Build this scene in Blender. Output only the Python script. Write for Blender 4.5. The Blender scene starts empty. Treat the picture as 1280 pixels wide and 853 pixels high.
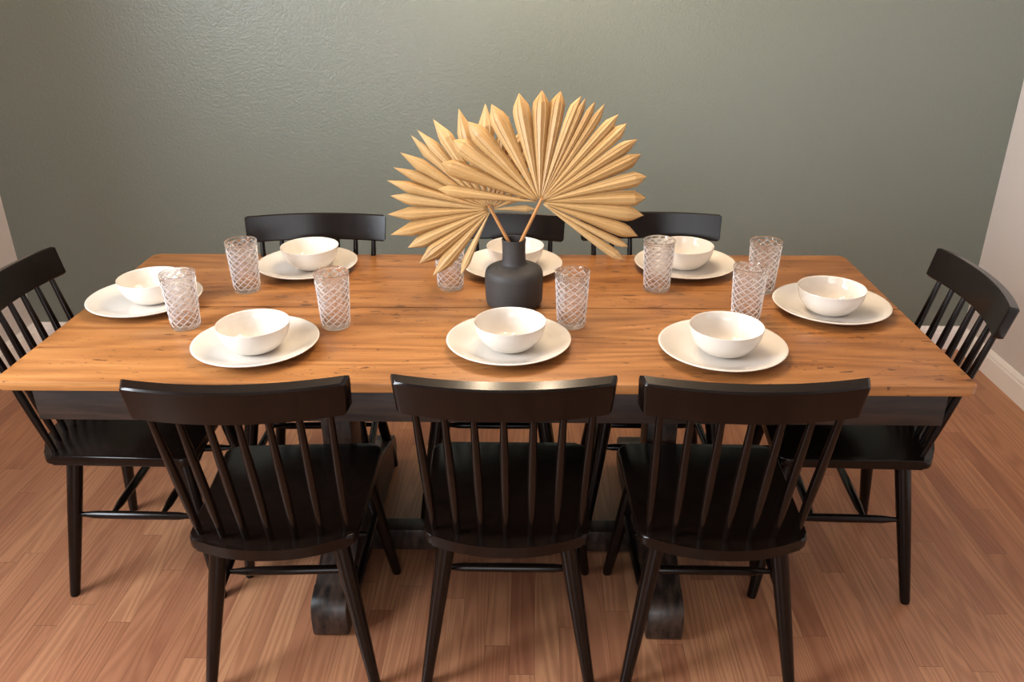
import bpy, bmesh, math, random
from mathutils import Vector, Matrix
random.seed(7)
S = bpy.context.scene
COL = S.collection
R = math.radians

# ------------------------------------------------------------------ camera
cam = bpy.data.cameras.new('camera'); camo = bpy.data.objects.new('camera', cam); COL.objects.link(camo)
cam.sensor_width = 36; cam.lens = 1039.97 / 1280 * 36; cam.clip_start = 0.05
_p, _y, _r = 0.4316, 0.02548, -0.00569
rt = Vector((math.cos(_y), math.sin(_y), 0))
fw = Vector((-math.sin(_y) * math.cos(_p), math.cos(_y) * math.cos(_p), -math.sin(_p)))
up = rt.cross(fw)
rt, up = rt * math.cos(_r) + up * math.sin(_r), up * math.cos(_r) - rt * math.sin(_r)
camo.matrix_world = Matrix(((rt.x, up.x, -fw.x, 0.1155), (rt.y, up.y, -fw.y, -2.0823), (rt.z, up.z, -fw.z, 1.6207), (0, 0, 0, 1)))
S.camera = camo

# ------------------------------------------------------------------ world, lights, exposure
W = bpy.data.worlds.new('room_air'); S.world = W; W.use_nodes = True
W.node_tree.nodes['Background'].inputs[0].default_value = (1.0, 0.86, 0.72, 1)
W.node_tree.nodes['Background'].inputs[1].default_value = 0.14
def area(name, loc, target, sx, sy, power, color, spread=180):
    l = bpy.data.lights.new(name, 'AREA'); l.shape = 'RECTANGLE'; l.size = sx; l.size_y = sy; l.energy = power; l.color = color
    l.spread = R(spread)
    o = bpy.data.objects.new(name, l); COL.objects.link(o); o.location = loc
    o.rotation_euler = (Vector(target) - Vector(loc)).to_track_quat('-Z', 'Y').to_euler(); return o
def bulb(name, loc, power, color, rad):
    l = bpy.data.lights.new(name, 'POINT'); l.energy = power; l.color = color; l.shadow_soft_size = rad
    o = bpy.data.objects.new(name, l); COL.objects.link(o); o.location = loc; return o
area('window_daylight', (-2.14, -1.20, 1.50), (0.5, -1.0, 1.1), 1.3, 1.35, 86, (0.84, 0.92, 1.0), 150)
area('patio_door_daylight', (-0.25, -4.1, 1.15), (-0.1, 0.5, 0.95), 1.7, 1.9, 22, (0.92, 0.95, 1.0), 150)
for k in range(4):
    bulb('chandelier_bulb', (0.12 + 0.24 * math.cos(k * 1.5708 + .5), 0.34 + 0.24 * math.sin(k * 1.5708 + .5), 2.12), 9.5, (1.0, 0.79, 0.55), 0.035)
S.view_settings.view_transform = 'Standard'; S.view_settings.look = 'None'
S.view_settings.gamma = 1; S.view_settings.use_curve_mapping = False
S.view_settings.exposure = 0.78
S.cycles.use_denoising = True
S.cycles.max_bounces = 14; S.cycles.transmission_bounces = 14; S.cycles.diffuse_bounces = 5; S.cycles.glossy_bounces = 6
S.cycles.sample_clamp_indirect = 6

# ------------------------------------------------------------------ materials
def lin(r, g, b):
    f = lambda c: (c / 255 / 12.92) if c / 255 <= 0.04045 else ((c / 255 + 0.055) / 1.055) ** 2.4
    return (f(r), f(g), f(b), 1)
class NT:
    def __init__(s, name):
        s.m = bpy.data.materials.new(name); s.m.use_nodes = True; s.t = s.m.node_tree; s.b = s.t.nodes['Principled BSDF']
    def n(s, typ, **kw):
        x = s.t.nodes.new(typ)
        for k, v in kw.items():
            if k.startswith('i_'):
                key = k[2:]; x.inputs[int(key) if key.isdigit() else key].default_value = v
            else: setattr(x, k, v)
        return x
    def l(s, a, b): s.t.links.new(a, b)
    def math(s, op, a, b=None):
        x = s.n('ShaderNodeMath', operation=op)
        for i, v in enumerate((a, b)):
            if v is None: continue
            if isinstance(v, (int, float)): x.inputs[i].default_value = v
            else: s.l(v, x.inputs[i])
        return x.outputs[0]
    def ramp(s, fac, stops):
        x = s.n('ShaderNodeValToRGB'); e = x.color_ramp.elements
        while len(e) < len(stops): e.new(0.5)
        for el, (p, c) in zip(e, stops): el.position = p; el.color = c
        s.l(fac, x.inputs[0]); return x.outputs[0]
    def mix(s, fac, a, b, typ='MIX'):
        x = s.n('ShaderNodeMix', data_type='RGBA', blend_type=typ)
        for sock, v in ((x.inputs[0], fac), (x.inputs[6], a), (x.inputs[7], b)):
            if isinstance(v, (int, float)): sock.default_value = v
            elif isinstance(v, tuple): sock.default_value = v
            else: s.l(v, sock)
        return x.outputs[2]
    def bump(s, h, strength, dist):
        x = s.n('ShaderNodeBump', i_Strength=strength, i_Distance=dist); s.l(h, x.inputs['Height']); s.l(x.outputs[0], s.b.inputs['Normal'])
    def noise(s, vec, scale, detail=3, rough=.5, dist=0.):
        x = s.n('ShaderNodeTexNoise'); x.inputs['Scale'].default_value = scale; x.inputs['Detail'].default_value = detail
        x.inputs['Roughness'].default_value = rough; x.inputs['Distortion'].default_value = dist
        if vec is not None: s.l(vec, x.inputs['Vector'])
        return x.outputs[0]
    def mapping(s, scale, loc=(0, 0, 0), src='Object'):
        tc = s.n('ShaderNodeTexCoord'); x = s.n('ShaderNodeMapping'); x.inputs['Scale'].default_value = scale; x.inputs['Location'].default_value = loc
        s.l(tc.outputs[src], x.inputs[0]); return x.outputs[0]

def wall_mat(name, col, rough):
    t = NT(name); v = t.mapping((1, 1, 1))
    t.b.inputs['Roughness'].default_value = rough
    n1 = t.noise(v, 85, 3, .65); n2 = t.noise(v, 1.2, 2)
    c = t.mix(t.math('MULTIPLY', n2, .25), col, tuple(x * .86 for x in col[:3]) + (1,))
    t.l(c, t.b.inputs['Base Color']); t.bump(n1, .55, .004); return t.m
M = {}
M['green_wall'] = wall_mat('sage_grey_wall_paint', lin(116, 122, 114), .27)
M['cream_wall'] = wall_mat('off_white_wall_paint', lin(206, 199, 197), .5)
M['ceiling'] = wall_mat('ceiling_paint', lin(225, 218, 208), .7)

t = NT('white_trim_paint'); t.b.inputs['Base Color'].default_value = lin(236, 231, 229); t.b.inputs['Roughness'].default_value = .35
t.bump(t.noise(t.mapping((1, 1, 1)), 40, 2), .05, .001); M['trim'] = t.m

# strip oak floor running along Y
t = NT('oak_strip_floor')
tc = t.n('ShaderNodeTexCoord'); sp = t.n('ShaderNodeSeparateXYZ'); t.l(tc.outputs['Object'], sp.inputs[0])
px = t.math('DIVIDE', sp.outputs[0], .0640); row = t.math('FLOOR', px)
wn = t.n('ShaderNodeTexWhiteNoise', noise_dimensions='1D'); t.l(row, wn.inputs['W'])
py = t.math('DIVIDE', t.math('ADD', sp.outputs[1], t.math('MULTIPLY', wn.outputs[0], 3.7)), .85); colm = t.math('FLOOR', py)
cb = t.n('ShaderNodeCombineXYZ'); t.l(row, cb.inputs[0]); t.l(colm, cb.inputs[1])
cell = t.n('ShaderNodeTexWhiteNoise', noise_dimensions='2D'); t.l(cb.outputs[0], cell.inputs['Vector'])
sc = t.n('ShaderNodeVectorMath', operation='MULTIPLY'); sc.inputs[1].default_value = (15, 1.9, 1); t.l(tc.outputs['Object'], sc.inputs[0])
of = t.n('ShaderNodeVectorMath', operation='MULTIPLY_ADD'); of.inputs[1].default_value = (37, 23, 11); t.l(cell.outputs['Color'], of.inputs[0]); t.l(sc.outputs[0], of.inputs[2])
g1 = t.noise(of.outputs[0], 2.2, 6, .65, .4)
s2 = t.n('ShaderNodeVectorMath', operation='MULTIPLY'); s2.inputs[1].default_value = (.75, .30, 1); t.l(of.outputs[0], s2.inputs[0])
hh = t.noise(s2.outputs[0], 1.0, 1.5, .45)
wv = t.math('MULTIPLY_ADD', t.math('SINE', t.math('MULTIPLY', hh, 120.)), .5); wv.node.inputs[2].default_value = .5
fine = t.n('ShaderNodeVectorMath', operation='MULTIPLY'); fine.inputs[1].default_value = (420, 14, 1); t.l(tc.outputs['Object'], fine.inputs[0])
g2 = t.noise(fine.outputs[0], 1, 2)
base = t.ramp(cell.outputs[0], [(0, lin(154, 102, 74)), (.3, lin(169, 115, 83)), (.6, lin(181, 127, 92)), (.85, lin(190, 137, 99)), (1, lin(160, 106, 78))])
gr = t.mix(.6, g1, wv)
c = t.mix(t.math('MULTIPLY', t.math('SUBTRACT', 1, gr), .55), base, lin(112, 64, 42))
c = t.mix(t.math('MULTIPLY', t.math('SUBTRACT', .75, g2), .28), c, lin(92, 52, 33))
ex = t.math('ABSOLUTE', t.math('SUBTRACT', t.math('FRACT', px), .5)); ey = t.math('ABSOLUTE', t.math('SUBTRACT', t.math('FRACT', py), .5))
seam = t.math('MAXIMUM', t.math('GREATER_THAN', ex, .487), t.math('GREATER_THAN', ey, .4988))
c = t.mix(t.math('MULTIPLY', seam, .45), c, lin(70, 40, 26))
t.l(c, t.b.inputs['Base Color']); t.b.inputs['Roughness'].default_value = .36
t.bump(g2, .12, .0008); M['floor'] = t.m

# old pine table top, grain along X
t = NT('old_pine_planks'); v = t.mapping((1.1, 13, 9))
n1 = t.noise(v, 2.4, 9, .66, .9)
hh = t.noise(t.mapping((.55, 3.6, 3), (2.2, .7, 0)), 1.0, 2, .45)
wv = t.math('MULTIPLY_ADD', t.math('SINE', t.math('MULTIPLY', hh, 110.)), .5); wv.node.inputs[2].default_value = .5
g = t.mix(.20, n1, wv)
c = t.ramp(g, [(.25, lin(112, 69, 34)), (.42, lin(146, 96, 51)), (.6, lin(165, 112, 62)), (.8, lin(184, 133, 80))])
fineg = t.noise(t.mapping((5, 220, 60)), 1, 2)
c = t.mix(t.math('MULTIPLY', t.math('GREATER_THAN', fineg, .57), .22), c, lin(105, 58, 28))
big = t.noise(t.mapping((1.3, 2.2, 1)), 1.6, 2)
c = t.mix(t.math('MULTIPLY', big, .35), c, lin(142, 86, 42), 'MIX')
# dents, scratches and knots
msk = t.math('MULTIPLY', t.math('SUBTRACT', t.noise(t.mapping((1.6, 3.5, 1), (5, 2, 0)), 1.7, 2), .5), .22)
mk = t.noise(t.mapping((9, 34, 10), (3.1, 1.7, 0)), 1.6, 3, .55)
c = t.mix(t.math('MULTIPLY', t.math('GREATER_THAN', t.math('ADD', mk, msk), .665), .72), c, lin(62, 34, 20))
mk2 = t.noise(t.mapping((26, 90, 10), (7.1, 4.7, 0)), 1.5, 2, .5)
c = t.mix(t.math('MULTIPLY', t.math('GREATER_THAN', t.math('ADD', mk2, msk), .70), .7), c, lin(58, 32, 20))
vo = t.n('ShaderNodeTexVoronoi', feature='F1'); t.l(t.mapping((4.2, 7.5, 1), (.3, .6, 0)), vo.inputs['Vector']); vo.inputs['Scale'].default_value = 1.0
kn = t.ramp(vo.outputs[0], [(.03, (1, 1, 1, 1)), (.085, (0, 0, 0, 1))])
c = t.mix(t.math('MULTIPLY', kn, .5), c, lin(92, 50, 24))
t.l(c, t.b.inputs['Base Color']); t.b.inputs['Roughness'].default_value = .34
t.bump(t.mix(.5, fineg, n1), .14, .0012); M['pine'] = t.m

def dark_wood(name, col, col2, rough, bump=.1, sc=(30, 30, 3)):
    t = NT(name); v = t.mapping(sc); n = t.noise(v, 1.5, 4, .6)
    t.l(t.mix(t.ramp(n, [(.38, (0, 0, 0, 1)), (.62, (1, 1, 1, 1))]), col, col2), t.b.inputs['Base Color']); t.b.inputs['Roughness'].default_value = rough
    t.bump(n, bump, .001); return t.m
M['chair'] = dark_wood('black_brown_painted_wood', lin(15, 9, 6.5), lin(21, 12.5, 9), .20, .04)
M['chair'].node_tree.nodes['Principled BSDF'].inputs['Specular IOR Level'].default_value = .25
M['apron'] = dark_wood('dark_stained_apron', lin(22, 15, 11), lin(44, 31, 24), .5, .4, (5, 20, 40))
M['trestle'] = dark_wood('dark_worn_trestle_wood', lin(24, 17, 14), lin(64, 48, 39), .42, .6, (34, 9, 14))

t = NT('white_glazed_stoneware'); t.b.inputs['Base Color'].default_value = lin(215, 207, 197); t.b.inputs['Roughness'].default_value = .11
t.b.inputs['Coat Weight'].default_value = .3; t.b.inputs['Coat Roughness'].default_value = .05
t.bump(t.noise(t.mapping((1, 1, 1)), 26, 2), .05, .003); M['china'] = t.m

t = NT('matte_black_clay'); n = t.noise(t.mapping((1, 1, 6)), 60, 4, .6)
t.l(t.mix(n, lin(42, 39, 38), lin(58, 53, 50)), t.b.inputs['Base Color']); t.b.inputs['Roughness'].default_value = .62; t.bump(n, .25, .001); M['clay'] = t.m

t = NT('cut_crystal'); t.b.inputs['Base Color'].default_value = (1, .985, .98, 1); t.b.inputs['Roughness'].default_value = .02
t.b.inputs['Transmission Weight'].default_value = 1; t.b.inputs['IOR'].default_value = 1.5
tr = t.n('ShaderNodeBsdfTransparent'); ms = t.n('ShaderNodeMixShader', i_0=.32)
t.l(t.b.outputs[0], ms.inputs[1]); t.l(tr.outputs[0], ms.inputs[2])
t.l(ms.outputs[0], t.t.nodes['Material Output'].inputs[0]); M['glass'] = t.m
t = NT('cut_crystal_ridge'); t.b.inputs['Base Color'].default_value = (1, .985, .985, 1); t.b.inputs['Roughness'].default_value = .12
t.b.inputs['Transmission Weight'].default_value = 1; t.b.inputs['IOR'].default_value = 1.5
tr = t.n('ShaderNodeBsdfTranslucent'); tr.inputs[0].default_value = (.92, .9, .92, 1); df = t.n('ShaderNodeBsdfDiffuse'); df.inputs[0].default_value = (.92, .9, .92, 1)  # white share mixed into the ridge colour stands in for bright glints
m1 = t.n('ShaderNodeMixShader', i_0=.5); t.l(tr.outputs[0], m1.inputs[1]); t.l(df.outputs[0], m1.inputs[2])
ms = t.n('ShaderNodeMixShader', i_0=.42)
t.l(t.b.outputs[0], ms.inputs[1]); t.l(m1.outputs[0], ms.inputs[2])
t.l(ms.outputs[0], t.t.nodes['Material Output'].inputs[0]); M['ridge'] = t.m

t = NT('dried_palm_blade'); oi = t.n('ShaderNodeObjectInfo')
gn = t.noise(t.mapping((9, 9, 9)), 3, 4, .6); st = t.noise(t.mapping((6, 160, 60)), 1, 2)
c = t.ramp(oi.outputs['Random'], [(0, lin(178, 134, 76)), (.5, lin(197, 156, 98)), (1, lin(214, 178, 124))])
c = t.mix(t.math('MULTIPLY', gn, .4), c, lin(164, 120, 66)); c = t.mix(t.math('MULTIPLY', st, .3), c, lin(226, 194, 146))
t.l(c, t.b.inputs['Base Color']); t.b.inputs['Roughness'].default_value = .5
tl = t.n('ShaderNodeBsdfTranslucent'); t.l(c, tl.inputs[0]); ms = t.n('ShaderNodeMixShader', i_0=.22)
t.l(t.b.outputs[0], ms.inputs[1]); t.l(tl.outputs[0], ms.inputs[2]); t.l(ms.outputs[0], t.t.nodes['Material Output'].inputs[0])
t.bump(st, .2, .001); M['palm'] = t.m
t = NT('dried_palm_stalk'); n = t.noise(t.mapping((20, 20, 3)), 3, 3)
t.l(t.mix(n, lin(170, 112, 62), lin(190, 138, 84)), t.b.inputs['Base Color']); t.b.inputs['Roughness'].default_value = .5; M['stalk'] = t.m

# ------------------------------------------------------------------ mesh helpers
def finish(name, bm, mat, parent=None, smooth=40, loc=None):
    bmesh.ops.recalc_face_normals(bm, faces=bm.faces[:])
    me = bpy.data.meshes.new(name); bm.to_mesh(me); bm.free()
    me.materials.append(mat)
    if smooth:
        me.shade_smooth(); me.set_sharp_from_angle(angle=R(smooth))
    o = bpy.data.objects.new(name, me); COL.objects.link(o)
    if parent: o.parent = parent
    if loc: o.location = loc
    return o
def box(bm, a, b, bev=0., seg=2):
    r = bmesh.ops.create_cube(bm, size=1)
    for v in r['verts']:
        v.co = Vector(((a[i] + b[i]) / 2 + v.co[i] * (b[i] - a[i]) for i in range(3)))
    if bev:
        es = list({e for v in r['verts'] for e in v.link_edges})
        bmesh.ops.bevel(bm, geom=es, offset=bev, segments=seg, profile=.5, affect='EDGES')
def prism(bm, pts, z0, z1, bev=0., seg=2):
    """vertical prism over an XY outline, edges rounded"""
    lo = [bm.verts.new((x, y, z0)) for x, y in pts]; hi = [bm.verts.new((x, y, z1)) for x, y in pts]
    n = len(pts); fs = [bm.faces.new(lo[::-1]), bm.faces.new(hi)]
    for i in range(n): bm.faces.new((lo[i], lo[(i + 1) % n], hi[(i + 1) % n], hi[i]))
    if bev:
        es = [e for e in bm.edges if e.verts[0].co.z == e.verts[1].co.z]
        bmesh.ops.bevel(bm, geom=es, offset=bev, segments=seg, profile=.5, affect='EDGES')
def turned(bm, a, b, prof, n=16):
    """round bar from a to b with (t, radius) profile"""
    a, b = Vector(a), Vector(b); d = (b - a); z = d.normalized()
    x = z.orthogonal().normalized(); y = z.cross(x); rings = []
    for t_, r in prof:
        c = a + d * t_
        rings.append([bm.verts.new(c + (x * math.cos(k * 2 * math.pi / n) + y * math.sin(k * 2 * math.pi / n)) * r) for k in range(n)])
    for A, B in zip(rings, rings[1:]):
        for k in range(n): bm.faces.new((A[k], A[(k + 1) % n], B[(k + 1) % n], B[k]))
    bm.faces.new(rings[0][::-1]); bm.faces.new(rings[-1])
def lathe(bm, prof, n=64):
    """closed of revolution; profile of (r, z); r = 0 at the axis"""
    rings = []
    for r, z in prof:
        if r < 1e-6: rings.append([bm.verts.new((0, 0, z))])
        else: rings.append([bm.verts.new((r * math.cos(k * 2 * math.pi / n), r * math.sin(k * 2 * math.pi / n), z)) for k in range(n)])
    for A, B in zip(rings, rings[1:]):
        for k in range(n):
            k2 = (k + 1) % n
            if len(A) == 1: bm.faces.new((A[0], B[k], B[k2]))
            elif len(B) == 1: bm.faces.new((A[k], A[k2], B[0]))
            else: bm.faces.new((A[k], A[k2], B[k2], B[k]))
def spline(pts, n=6):
    out = []
    P = [pts[0]] + list(pts) + [pts[-1]]
    for i in range(1, len(P) - 2):
        for s in range(n):
            u = s / n; p0, p1, p2, p3 = P[i - 1], P[i], P[i + 1], P[i + 2]
            out.append(tuple(.5 * (2 * p1[k] + (p2[k] - p0[k]) * u + (2 * p0[k] - 5 * p1[k] + 4 * p2[k] - p3[k]) * u * u + (3 * p1[k] - p0[k] - 3 * p2[k] + p3[k]) * u ** 3) for k in range(len(p1))))
    return out + [tuple(pts[-1])]
def tag(o, label, cat, group=None):
    o['label'] = label; o['category'] = cat
    if group: o['group'] = group
def empty(name, loc, rz=0):
    o = bpy.data.objects.new(name, None); COL.objects.link(o); o.location = loc; o.rotation_euler = (0, 0, R(rz)); o.empty_display_size = .1; return o
def dup(src, loc, rz):
    r = src.copy(); COL.objects.link(r); r.location = loc; r.rotation_euler = (0, 0, R(rz))
    for ch in list(src.children):
        c = ch.copy(); COL.objects.link(c); c.parent = r
    return r
def struct(name, bm, mat, smooth=0):
    o = finish(name, bm, mat, smooth=smooth); o['kind'] = 'structure'; return o

# ------------------------------------------------------------------ the room
XL, XR, YB, YF, H = -2.177, 2.059, 1.387, -4.2, 2.62
def slab(name, a, b, mat):
    bm = bmesh.new(); box(bm, a, b); return struct(name, bm, mat)
slab('floor', (XL - .1, YF, -.06), (XR + .1, YB + .1, 0), M['floor'])
slab('wall_back', (XL, YB, 0), (XR, YB + .1, H), M['green_wall'])
slab('wall_left', (XL - .1, YF, 0), (XL, YB + .1, H), M['cream_wall'])
slab('wall_right', (XR, YF, 0), (XR + .1, YB + .1, H), M['cream_wall'])
slab('ceiling', (XL - .1, YF, H), (XR + .1, YB + .1, H + .06), M['ceiling'])
def baseboard(name, a, b, inward):
    a, b, n = Vector(a), Vector(b), Vector(inward)
    prof = [(0, 0), (.016, 0), (.016, .078), (.013, .086), (.013, .092), (.007, .104), (.004, .108), (0, .108)]
    bm = bmesh.new(); A = [bm.verts.new(a + n * u + Vector((0, 0, z))) for u, z in prof]; B = [bm.verts.new(b + n * u + Vector((0, 0, z))) for u, z in prof]
    for i in range(len(prof)):
        j = (i + 1) % len(prof); bm.faces.new((A[i], A[j], B[j], B[i]))
    bm.faces.new(A); bm.faces.new(B[::-1])
    return struct(name, bm, M['trim'])
baseboard('baseboard_back', (XL, YB, 0), (XR, YB, 0), (0, -1, 0))
baseboard('baseboard_left', (XL, YF, 0), (XL, YB - .016, 0), (1, 0, 0))
baseboard('baseboard_right', (XR, YF, 0), (XR, YB - .016, 0), (-1, 0, 0))

# ------------------------------------------------------------------ the table
table = empty('dining_table', (0, 0, 0))
tag(table, 'long rustic pine table with two top planks and dark trestle base', 'table')
def plank(y0, y1, outer):
    hx = 1.1; r = .018; pts = []
    ys = (y0, y1)
    def corner(cx, cy, a0, rr): return [(cx + rr * math.cos(R(a0 + k * 18)), cy + rr * math.sin(R(a0 + k * 18))) for k in range(6)]
    rb, rf = (r, .003) if outer < 0 else (.003, r)
    pts += corner(hx - rb, y0 + rb, 270, rb) + corner(hx - rf, y1 - rf, 0, rf) + corner(-hx + rf, y1 - rf, 90, rf) + corner(-hx + rb, y0 + rb, 180, rb)
    bm = bmesh.new(); prism(bm, pts, .737, .76, .004, 3)
    o = finish('top_plank', bm, M['pine'], table); o.data.materials.append(M['apron'])
    for p in o.data.polygons:
        if p.normal.z < -.9: p.material_index = 1        # underside coloured as if in shade, so the seats reflect less light
    return o
plank(-.4447, -.0028, -1); plank(.0028, .4447, 1)
def apron_board(a, b):
    bm = bmesh.new(); box(bm, a, b, .002); finish('apron', bm, M['apron'], table)
apron_board((-1.03, -.422, .648), (1.05, -.398, .7368)); apron_board((-1.03, .398, .648), (1.05, .422, .7368))
apron_board((-1.03, -.3975, .648), (-1.006, .3975, .7368)); apron_board((1.026, -.3975, .648), (1.05, .3975, .7368))
bm = bmesh.new(); box(bm, (-.95, -.02, .712), (.97, .02, .7368), .002); finish('batten', bm, M['chair'], table)  # batten coloured black to put shade into the gap between the planks
for xc in (-.407, .465):
    prof = [(-.432, .012), (-.428, .004), (-.42, 0), (-.30, 0), (-.27, .014), (.27, .014), (.30, 0), (.42, 0), (.428, .004), (.432, .012), (.434, .06), (.43, .085), (.418, .104), (.398, .113), (.37, .113), (.36, .118), (.30, .135), (.22, .165), (.13, .168), (-.02, .185),
            (-.19, .185), (-.24, .165), (-.30, .135), (-.36, .118), (-.37, .113), (-.398, .113), (-.418, .104), (-.43, .085), (-.434, .06)]
    bm = bmesh.new(); A = [bm.verts.new((xc - .047, y, z)) for y, z in prof]; B = [bm.verts.new((xc + .047, y, z)) for y, z in prof]
    fa = bm.faces.new(A); fb = bm.faces.new(B[::-1])
    for i in range(len(prof)):
        j = (i + 1) % len(prof); bm.faces.new((A[i], A[j], B[j], B[i]))
    es = [e for e in bm.edges if abs(e.verts[0].co.x - e.verts[1].co.x) < 1e-6]
    bmesh.ops.bevel(bm, geom=es, offset=.004, segments=2, profile=.5, affect='EDGES')
    finish('trestle_foot', bm, M['trestle'], table)
    bm = bmesh.new(); box(bm, (xc - .04, -.165, .1852), (xc + .04, -.05, .6455), .004); finish('trestle_post', bm, M['trestle'], table)
    bm = bmesh.new(); box(bm, (xc - .045, -.36, .6457), (xc + .045, .36, .7117), .004); finish('trestle_bearer', bm, M['trestle'], table)
bm = bmesh.new(); box(bm, (-.36, -.09, .012), (.418, -.03, .085), .005); finish('stretcher_beam', bm, M['trestle'], table)

# ------------------------------------------------------------------ the chairs
def make_chair():
    c = empty('spindle_back_chair', (0, 0, 0))
    # seat: trapezoid, bowed rear edge, rounded corners
    pts = []
    for k in range(13):
        u = -1 + k / 6; pts.append((u * .155, -.043 + .036 * abs(u) ** 2.2))
    def arc(cx, cy, r, a0, a1, n=6): return [(cx + r * math.cos(R(a0 + (a1 - a0) * i / n)), cy + r * math.sin(R(a0 + (a1 - a0) * i / n))) for i in range(n + 1)]
    pts += arc(.157, .026, .030, -70, 4) + arc(.171, .361, .034, 4, 90) + arc(-.171, .361, .034, 90, 176) + arc(-.157, .026, .030, 176, 250)
    bm = bmesh.new(); prism(bm, pts, .422, .45, .0065, 3); finish('seat', bm, M['chair'], c, 50)
    tanl = .238
    yb = lambda k: .026 - .028 * (1 - (k / 3) ** 2)
    # top rail: bent board following the row of spindles
    bm = bmesh.new(); n = 16; hw = .219
    def rp(u, z, off):
        y = .026 - tanl * (z - .45) - .034 * (1 - min(u * u, 1.6))
        sl = 2 * .034 * u / hw
        return Vector((u * hw * (1 - .25 * (.886 - z)) + sl * off * .9, y + off, z + off * tanl))
    sec = [(.805, -.0115), (.8085, -.0150), (.8825, -.0150), (.886, -.0115), (.886, .0115), (.8825, .0150), (.8085, .0150), (.805, .0115)]
    rings = []
    us = [-1, -.985] + [-.96 + 1.92 * i / n for i in range(n + 1)] + [.985, 1]
    for u in us:
        e = abs(u); sh = 0 if e < .97 else (.004 if e < .99 else .009)
        rings.append([bm.verts.new(rp(u, min(max(z, .805 + sh), .886 - sh), o_ * (1 if e < .99 else .7))) for z, o_ in sec])
    m = len(sec)
    for A, B in zip(rings, rings[1:]):
        for k in range(m): bm.faces.new((A[k], A[(k + 1) % m], B[(k + 1) % m], B[k]))
    bm.faces.new(rings[0][::-1]); bm.faces.new(rings[-1])
    finish('top_rail', bm, M['chair'], c, 35)
    for k in range(-3, 4):
        a = (.0545 * k, yb(k) , .448); z1 = .818
        b = (.0590 * k, .026 - tanl * (z1 - .45) - .034 * (1 - (.0590 * k / .222) ** 2), z1)
        bm = bmesh.new(); turned(bm, a, b, [(0, .0066), (.06, .0081), (.25, .0100), (.45, .0105), (.65, .0097), (.85, .0080), (1, .0068)], 14)
        finish('spindle', bm, M['chair'], c)
    top = {'r': (.135, .058), 'f': (.150, .350)}; bot = {'r': (.200, -.005), 'f': (.212, .412)}
    zt = .4225
    def lp(e, s, z):
        u = (zt - z) / zt; return (s * (top[e][0] + (bot[e][0] - top[e][0]) * u), top[e][1] + (bot[e][1] - top[e][1]) * u, z)
    for e in 'rf':
        for s in (-1, 1):
            bm = bmesh.new(); turned(bm, lp(e, s, zt), lp(e, s, 0), [(0, .0195), (.08, .0205), (.35, .0195), (.7, .0165), (.975, .0135), (1, .012)], 18)
            finish('leg', bm, M['chair'], c)
    sp_ = [(0, .0062), (.06, .0075), (.14, .0108), (.5, .0118), (.86, .0108), (.94, .0075), (1, .0062)]
    zs = .248
    for s in (-1, 1):
        a, b = Vector(lp('r', s, zs)), Vector(lp('f', s, zs)); d = (b - a).normalized()
        bm = bmesh.new(); turned(bm, a + d * .012, b - d * .012, sp_, 14); finish('side_stretcher', bm, M['chair'], c)
    for y in (.135, .272):
        u = (y - lp('r', 1, zs)[1]) / (lp('f', 1, zs)[1] - lp('r', 1, zs)[1]); x = lp('r', 1, zs)[0] * (1 - u) + lp('f', 1, zs)[0] * u - .008
        bm = bmesh.new(); turned(bm, (-x, y, zs), (x, y, zs), sp_, 14); finish('cross_stretcher', bm, M['chair'], c)
    return c
spots = [
    ((.062, -.580), 0, 'dark spindle-back chair in the middle of the near side, seen from behind'),
    ((-.461, -.598), 3, 'dark spindle-back chair at the left of the near side, turned slightly left'),
    ((.546, -.582), -.5, 'dark spindle-back chair at the right of the near side, seen from behind'),
    ((-1.163, -.085), -88.5, 'black spindle-back chair at the left end of the table, cut by the frame'),
    ((1.158, -.076), 86, 'black spindle-back chair at the right end of the table by the white wall'),
    ((-.562, .372), 182.5, 'black spindle-back chair on the far side, left of the palm leaves'),
    ((-.002, .380), 180, 'black spindle-back chair on the far side, behind the black vase'),
    ((.488, .390), 180, 'black spindle-back chair on the far side, right end, partly behind palm leaf tips'),
]
chair0 = make_chair()
for i, ((x, y), rz, lab) in enumerate(spots):
    o = chair0 if i == 0 else dup(chair0, (x, y, 0), rz)
    o.location = (x, y, 0); o.rotation_euler = (0, 0, R(rz)); tag(o, lab, 'chair', 'spindle-back chairs around the table')

# ------------------------------------------------------------------ plates and bowls
TZ = .7602
def plate_mesh():
    under = [(0, .003), (.070, .003), (.072, 0), (.080, 0), (.083, .002), (.105, .005), (.130, .0125), (.146, .0195), (.1505, .0222)]
    top = [(.1512, .0240), (.1495, .0252), (.145, .0240), (.128, .0172), (.108, .0108), (.095, .0085), (.085, .0078), (.05, .0075), (0, .0075)]
    bm = bmesh.new(); lathe(bm, under + top, 80); return bm
def bowl_mesh():
    out = spline([(.036, 0), (.044, .002), (.058, .0100), (.073, .0265), (.082, .045), (.0862, .064)], 5)
    rim = [(.0868, .0662), (.0862, .0678), (.0848, .0676)]
    inn = spline([(.0836, .0655), (.079, .047), (.069, .028), (.052, .0125), (.03, .0072), (0, .006)], 5)
    bm = bmesh.new(); lathe(bm, [(0, .0025), (.030, .0025), (.033, 0)] + out + rim + inn, 80); return bm
plate0 = bowl0 = None
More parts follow.
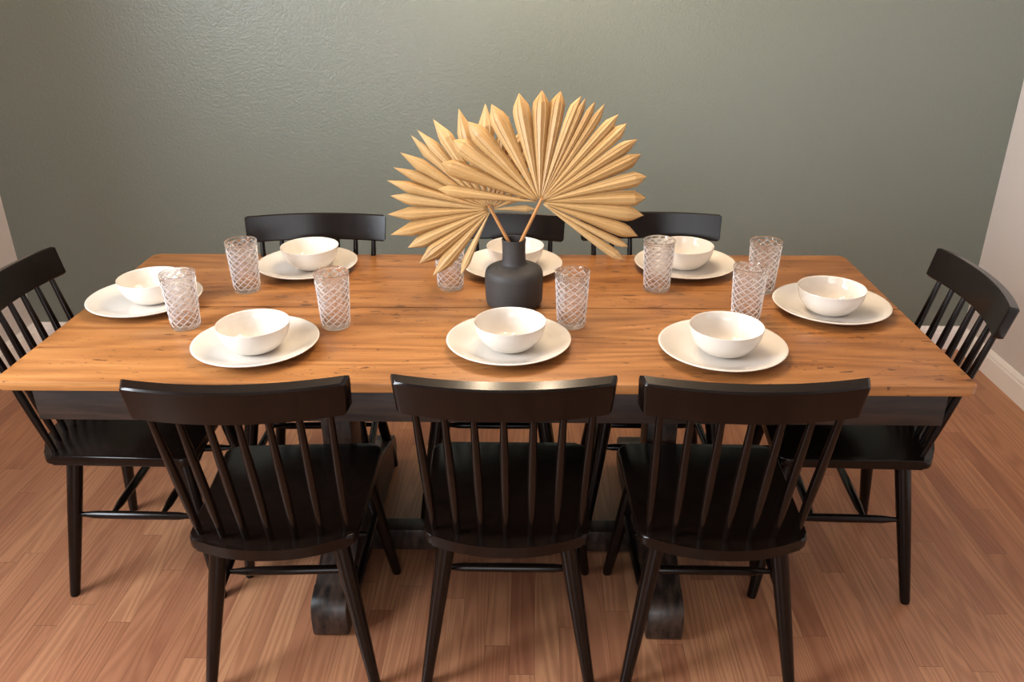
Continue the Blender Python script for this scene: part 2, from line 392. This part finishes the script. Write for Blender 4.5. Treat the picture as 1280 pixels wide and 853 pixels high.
settings = [
    ((.0607, -.247), 'on the near side, in front of the black vase', 'in front of the black vase'),
    ((-.552, -.264), 'at the left of the near side', 'at the left of the near side'),
    ((.571, -.272), 'at the right of the near side', 'at the right of the near side'),
    ((-.945, .020), 'at the left end of the table', 'at the left end of the table'),
    ((.914, -.006), 'at the right end of the table', 'at the right end of the table'),
    ((-.567, .305), 'at the left of the far side', 'at the left of the far side'),
    ((.057, .305), 'half hidden behind the black vase', 'half hidden behind the black vase'),
    ((.579, .318), 'at the right of the far side', 'at the right of the far side'),
]
bowl_at = [(.0645, -.2625), (-.548, -.2805), (.574, -.283), (-.925, .028), (.9003, -.031), (-.555, .303), (.066, .312), (.575, .318)]
for i, ((x, y), wp, wb) in enumerate(settings):
    if i == 0:
        plate0 = p_ = finish('dinner_plate', plate_mesh(), M['china'], smooth=60); bowl0 = b_ = finish('cereal_bowl', bowl_mesh(), M['china'], smooth=60)
    else:
        p_ = plate0.copy(); COL.objects.link(p_); b_ = bowl0.copy(); COL.objects.link(b_)
    p_.location = (x, y, TZ); b_.location = (bowl_at[i][0], bowl_at[i][1], TZ + .0077)
    p_.rotation_euler = (0, 0, random.random() * 6); b_.rotation_euler = (0, 0, random.random() * 6)
    tag(p_, 'round white plate under a bowl ' + wp, 'plate', 'white plates laid on the table')
    tag(b_, 'white stoneware bowl on its plate ' + wb, 'bowl', 'white bowls set on the plates')

# ------------------------------------------------------------------ cut-glass tumblers
def tumbler_mesh():
    N, rows = 11, 14; K = 5; bm = bmesh.new()
    z0, z1, Ht = .010, .139, .1475
    rad = lambda z: .0368 + (.0446 - .0368) * (z / Ht)
    D = 2 * math.pi / N
    pt = lambda th, z, d=0.: Vector(((rad(z) - d) * math.cos(th), (rad(z) - d) * math.sin(th), z))
    zr = lambda j: z0 + (z1 - z0) * j / rows
    P = [[bm.verts.new(pt((i + .5 * (j % 2)) * D, zr(j))) for i in range(N)] for j in range(rows + 1)]
    def V(j, i): return P[j][i % N]
    def inset(vs, th, z, d=.0022, f=.79):
        c = pt(th, z, d); inn = []
        for v in vs:
            q = c + (v.co - pt(th, z)) * f; inn.append(bm.verts.new(q))
        n = len(vs); bm.faces.new(inn)
        for k in range(n): bm.faces.new((vs[k], vs[(k + 1) % n], inn[(k + 1) % n], inn[k])).material_index = 1
    for j in range(1, rows):
        for i in range(N):
            off = j % 2
            th = (i + .5 + .5 * off) * D
            ii = i + (1 if off else 0)      # index above/below whose angle equals th
            up_ = V(j + 1, ii) if off else V(j + 1, i); dn = V(j - 1, ii) if off else V(j - 1, i)
            inset([V(j, i), dn, V(j, i + 1), up_], th, zr(j))
    # zigzag ends closed with triangles, then fine rings
    def end(j, up_dir, zring, r):
        off = j % 2
        ring = [bm.verts.new((r * math.cos((k / K + .5 * off) * D), r * math.sin((k / K + .5 * off) * D), zring)) for k in range(N * K)]
        for i in range(N):
            ap = V(j - up_dir, i + 1 if off else i)
            bm.faces.new((V(j, i), V(j, i + 1), ap))
            bm.faces.new([V(j, i)] + [ring[(i * K + k) % (N * K)] for k in range(K + 1)] + [V(j, i + 1)])
        return ring, off
    topr, o1 = end(rows, 1, z1 + .003, rad(z1 + .003)); botr, o0 = end(0, -1, z0 - .003, rad(z0) - .0002)
    n = N * K
    def rings(start, off, lst, cap):
        A = start
        for r, z in lst:
            B = [bm.verts.new((r * math.cos((k / K + .5 * off) * D), r * math.sin((k / K + .5 * off) * D), z)) for k in range(n)]
            for k in range(n):
                f = bm.faces.new((A[k], A[(k + 1) % n], B[(k + 1) % n], B[k])); f.smooth = True
            A = B
        bm.faces.new(A)
    ri = lambda z: rad(z) - .0040
    rings(topr, o1, [(.0446, .1462), (.0440, .1475), (.0420, .1475), (.0414, .1462), (ri(.12), .12), (ri(.06), .06), (ri(.022), .022), (ri(.014) - .004, .0145), (.018, .0135)], True)
    rings(botr, o0, [(.0355, .0022), (.0335, 0), (.026, 0), (.02, .0015)], True)
    return bm
glasses = [
    ((-.775, -.135), 8, 'tall diamond-cut clear tumbler in front of the bowl at the left end'),
    ((-.698, .127), 33, 'tall diamond-cut clear tumbler just left of the left plate on the far side'),
    ((-.388, -.125), 60, 'tall diamond-cut clear tumbler between the left near and left far plates'),
    ((-.117, .152), 15, 'diamond-cut clear tumbler partly hidden by drooping left palm leaf'),
    ((.218, -.113), 81, 'tall diamond-cut clear tumbler just right of the black vase'),
    ((.471, .143), 47, 'tall diamond-cut clear tumbler overlapping the bowl at the right of the far side'),
    ((.672, -.075), 22, 'clear diamond-cut tumbler just behind the bowl at the right of the near side'),
    ((.764, .136), 70, 'clear diamond-cut tumbler standing farthest right, close to the right end plate'),
]
g0 = None
for (x, y), rz, lab in glasses:
    if g0 is None:
        bm = tumbler_mesh(); sm = {f.index: 1 for f in bm.faces}
        bmesh.ops.recalc_face_normals(bm, faces=bm.faces[:])
        me = bpy.data.meshes.new('tumbler'); bm.to_mesh(me); bm.free(); me.materials.append(M['glass']); me.materials.append(M['ridge'])
        g0 = g = bpy.data.objects.new('tumbler', me); COL.objects.link(g)
    else:
        g = g0.copy(); COL.objects.link(g)
    g.location = (x, y, TZ); g.rotation_euler = (0, 0, R(rz)); tag(g, lab, 'drinking glass', 'cut-glass tumblers on the table')

# ------------------------------------------------------------------ vase and palm leaves
VX, VY = .068, .030
out = [(.060, 0), (.068, .0015), (.0735, .006)] + spline([(.0765, .014), (.0780, .040), (.0785, .078), (.0778, .090), (.0740, .1005), (.063, .1080), (.046, .1135), (.0345, .1175), (.0318, .1260), (.0308, .1400), (.0308, .165), (.0318, .1800), (.0326, .1840)], 4)
inn = [(.0318, .1860), (.0300, .1855), (.0285, .180), (.0275, .150), (.0290, .120), (.060, .095), (.0700, .070), (.0690, .012), (0, .008)]
bm = bmesh.new(); lathe(bm, [(0, .002), (.055, .002)] + out + inn, 72)
vase = finish('vase', bm, M['clay'], smooth=50); vase.location = (VX, VY, TZ); tag(vase, 'matte black clay bottle vase holding two dried palm leaves', 'vase')

def palm(label, hub, tilt, turn, tips, foot, bend, blunt):
    root = empty('dried_palm_leaf', hub); tag(root, label, 'dried palm leaf', 'dried palm leaves in the vase')
    n_ = Vector((math.sin(R(turn)) * math.cos(tilt), -math.cos(R(turn)) * math.cos(tilt), math.sin(tilt)))
    u_ = Vector((0, 0, 1)).cross(n_).normalized(); v_ = n_.cross(u_)
    tips = sorted(tips); m = len(tips)
    for i, tp in enumerate(tips):
        a, L, h = tp[0], tp[1], tp[2] if len(tp) > 2 else None
        gap = [abs(tips[j][0] - a) for j in (i - 1, i + 1) if 0 <= j < m]
        gap = [min(g_, 12.5) for g_ in gap]
        lo_h = (gap[0] if i > 0 else 9) / 2; hi_h = (gap[-1] if i < m - 1 else 9) / 2
        if h: lo_h = hi_h = h
        bm = bmesh.new(); ca = R(a); fr = blunt + random.uniform(-.03, .03); bnd = bend * random.uniform(.4, 1.3); sway = random.uniform(-.006, .006); rl = random.uniform(-.22, .22)
        rows = []; NS = 18
        for s in range(NS + 1):
            t_ = .035 + (1 - .035) * s / NS; d = t_ * L
            tp_ = 1 if t_ < fr else max(0., 1 - ((t_ - fr) / (1 - fr)))
            
            wl = math.tan(R(lo_h)) * min(d, .76 * L) * tp_; wh = math.tan(R(hi_h)) * min(d, .76 * L) * tp_
            fold = (wl + wh) * .5 * (.60 if t_ < fr else .60 - .3 * (t_ - fr) / (1 - fr)); roll = rl * t_ * (wl + wh)
            back = -bnd * t_ ** 2.2 * L
            crow = []
            for (w, hgt) in ((-wl, -roll), (-wl * .52, fold * .66 - roll * .5), (-wl * .45, fold * .55 - roll * .45), (0, fold), (wh * .45, fold * .55 + roll * .45), (wh * .52, fold * .66 + roll * .5), (wh, roll)):
                ang = ca; x = d * math.cos(ang) - (w + sway * t_ ** 3) * math.sin(ang); y = d * math.sin(ang) + (w + sway * t_ ** 3) * math.cos(ang)
                crow.append(bm.verts.new(u_ * x + v_ * y + n_ * (hgt + back + .0006 * (i % 2))))
            rows.append(crow)
        for A, B in zip(rows, rows[1:]):
            for k in range(6): bm.faces.new((A[k], A[k + 1], B[k + 1], B[k]))
        bmesh.ops.remove_doubles(bm, verts=rows[-1], dist=1e-6)
        ob = finish('leaflet', bm, M['palm'], root, 12)
        md = ob.modifiers.new('thickness', 'SOLIDIFY'); md.thickness = .0007; md.offset = 0
    # stalk, from inside the vase to the hub
    A = Vector(foot) - Vector(hub); bm = bmesh.new()
    pts = [A, A * .5 + n_ * .001, Vector((0, 0, 0)) + n_ * .003, (A * -.06) + n_ * .006]
    pts = [Vector(p) for p in spline([tuple(p) for p in pts], 5)]
    rings = []; nn = 12
    for i, p in enumerate(pts):
        d = (pts[min(i + 1, len(pts) - 1)] - pts[max(i - 1, 0)]).normalized(); x = d.orthogonal().normalized(); y = d.cross(x)
        r = .0048 - .0012 * i / len(pts)
        rings.append([bm.verts.new(p + (x * math.cos(k * 2 * math.pi / nn) + y * math.sin(k * 2 * math.pi / nn)) * r) for k in range(nn)])
    for P, Q in zip(rings, rings[1:]):
        for k in range(nn): bm.faces.new((P[k], P[(k + 1) % nn], Q[(k + 1) % nn], Q[k]))
    bm.faces.new(rings[0][::-1]); bm.faces.new(rings[-1]); finish('stalk', bm, M['stalk'], root)
    return root
palm('dried fan palm leaf in front, spreading right above the black vase', (.136, -.030, 1.061), .26, 0,
     [(173.4, .262, 4.6), (157.8, .27), (145.5, .268), (132.4, .270), (117.3, .270), (102.6, .272), (90.6, .274), (78.9, .277), (70.0, .279), (65.6, .279), (60.8, .281), (56.0, .290), (49.0, .290), (41.0, .289),
      (32.7, .288), (24.5, .279), (13.9, .275), (3.5, .267), (-7.5, .265), (-18.3, .263), (-27.5, .251, 3.0), (-34.4, .262, 3.4)], (.0615, .046, .880), .04, .89)
palm('dried fan palm leaf behind, spreading left with drooping lower tips', (.009, .030, 1.025), .26, 0,
     [(3.2, .117, 5.5), (22, .15), (38, .19), (54, .22), (68, .235), (80, .242), (94.3, .269), (109.2, .269), (123.6, .274), (132.4, .279), (138.6, .282), (147.5, .278), (157.0, .279), (164.6, .282), (173.0, .268), (182.7, .275), (193.3, .275), (203.5, .244, 6),
      (217, .242, 7), (229, .236, 6), (243, .19, 4.5)], (.089, .030, .870), .05, .79)
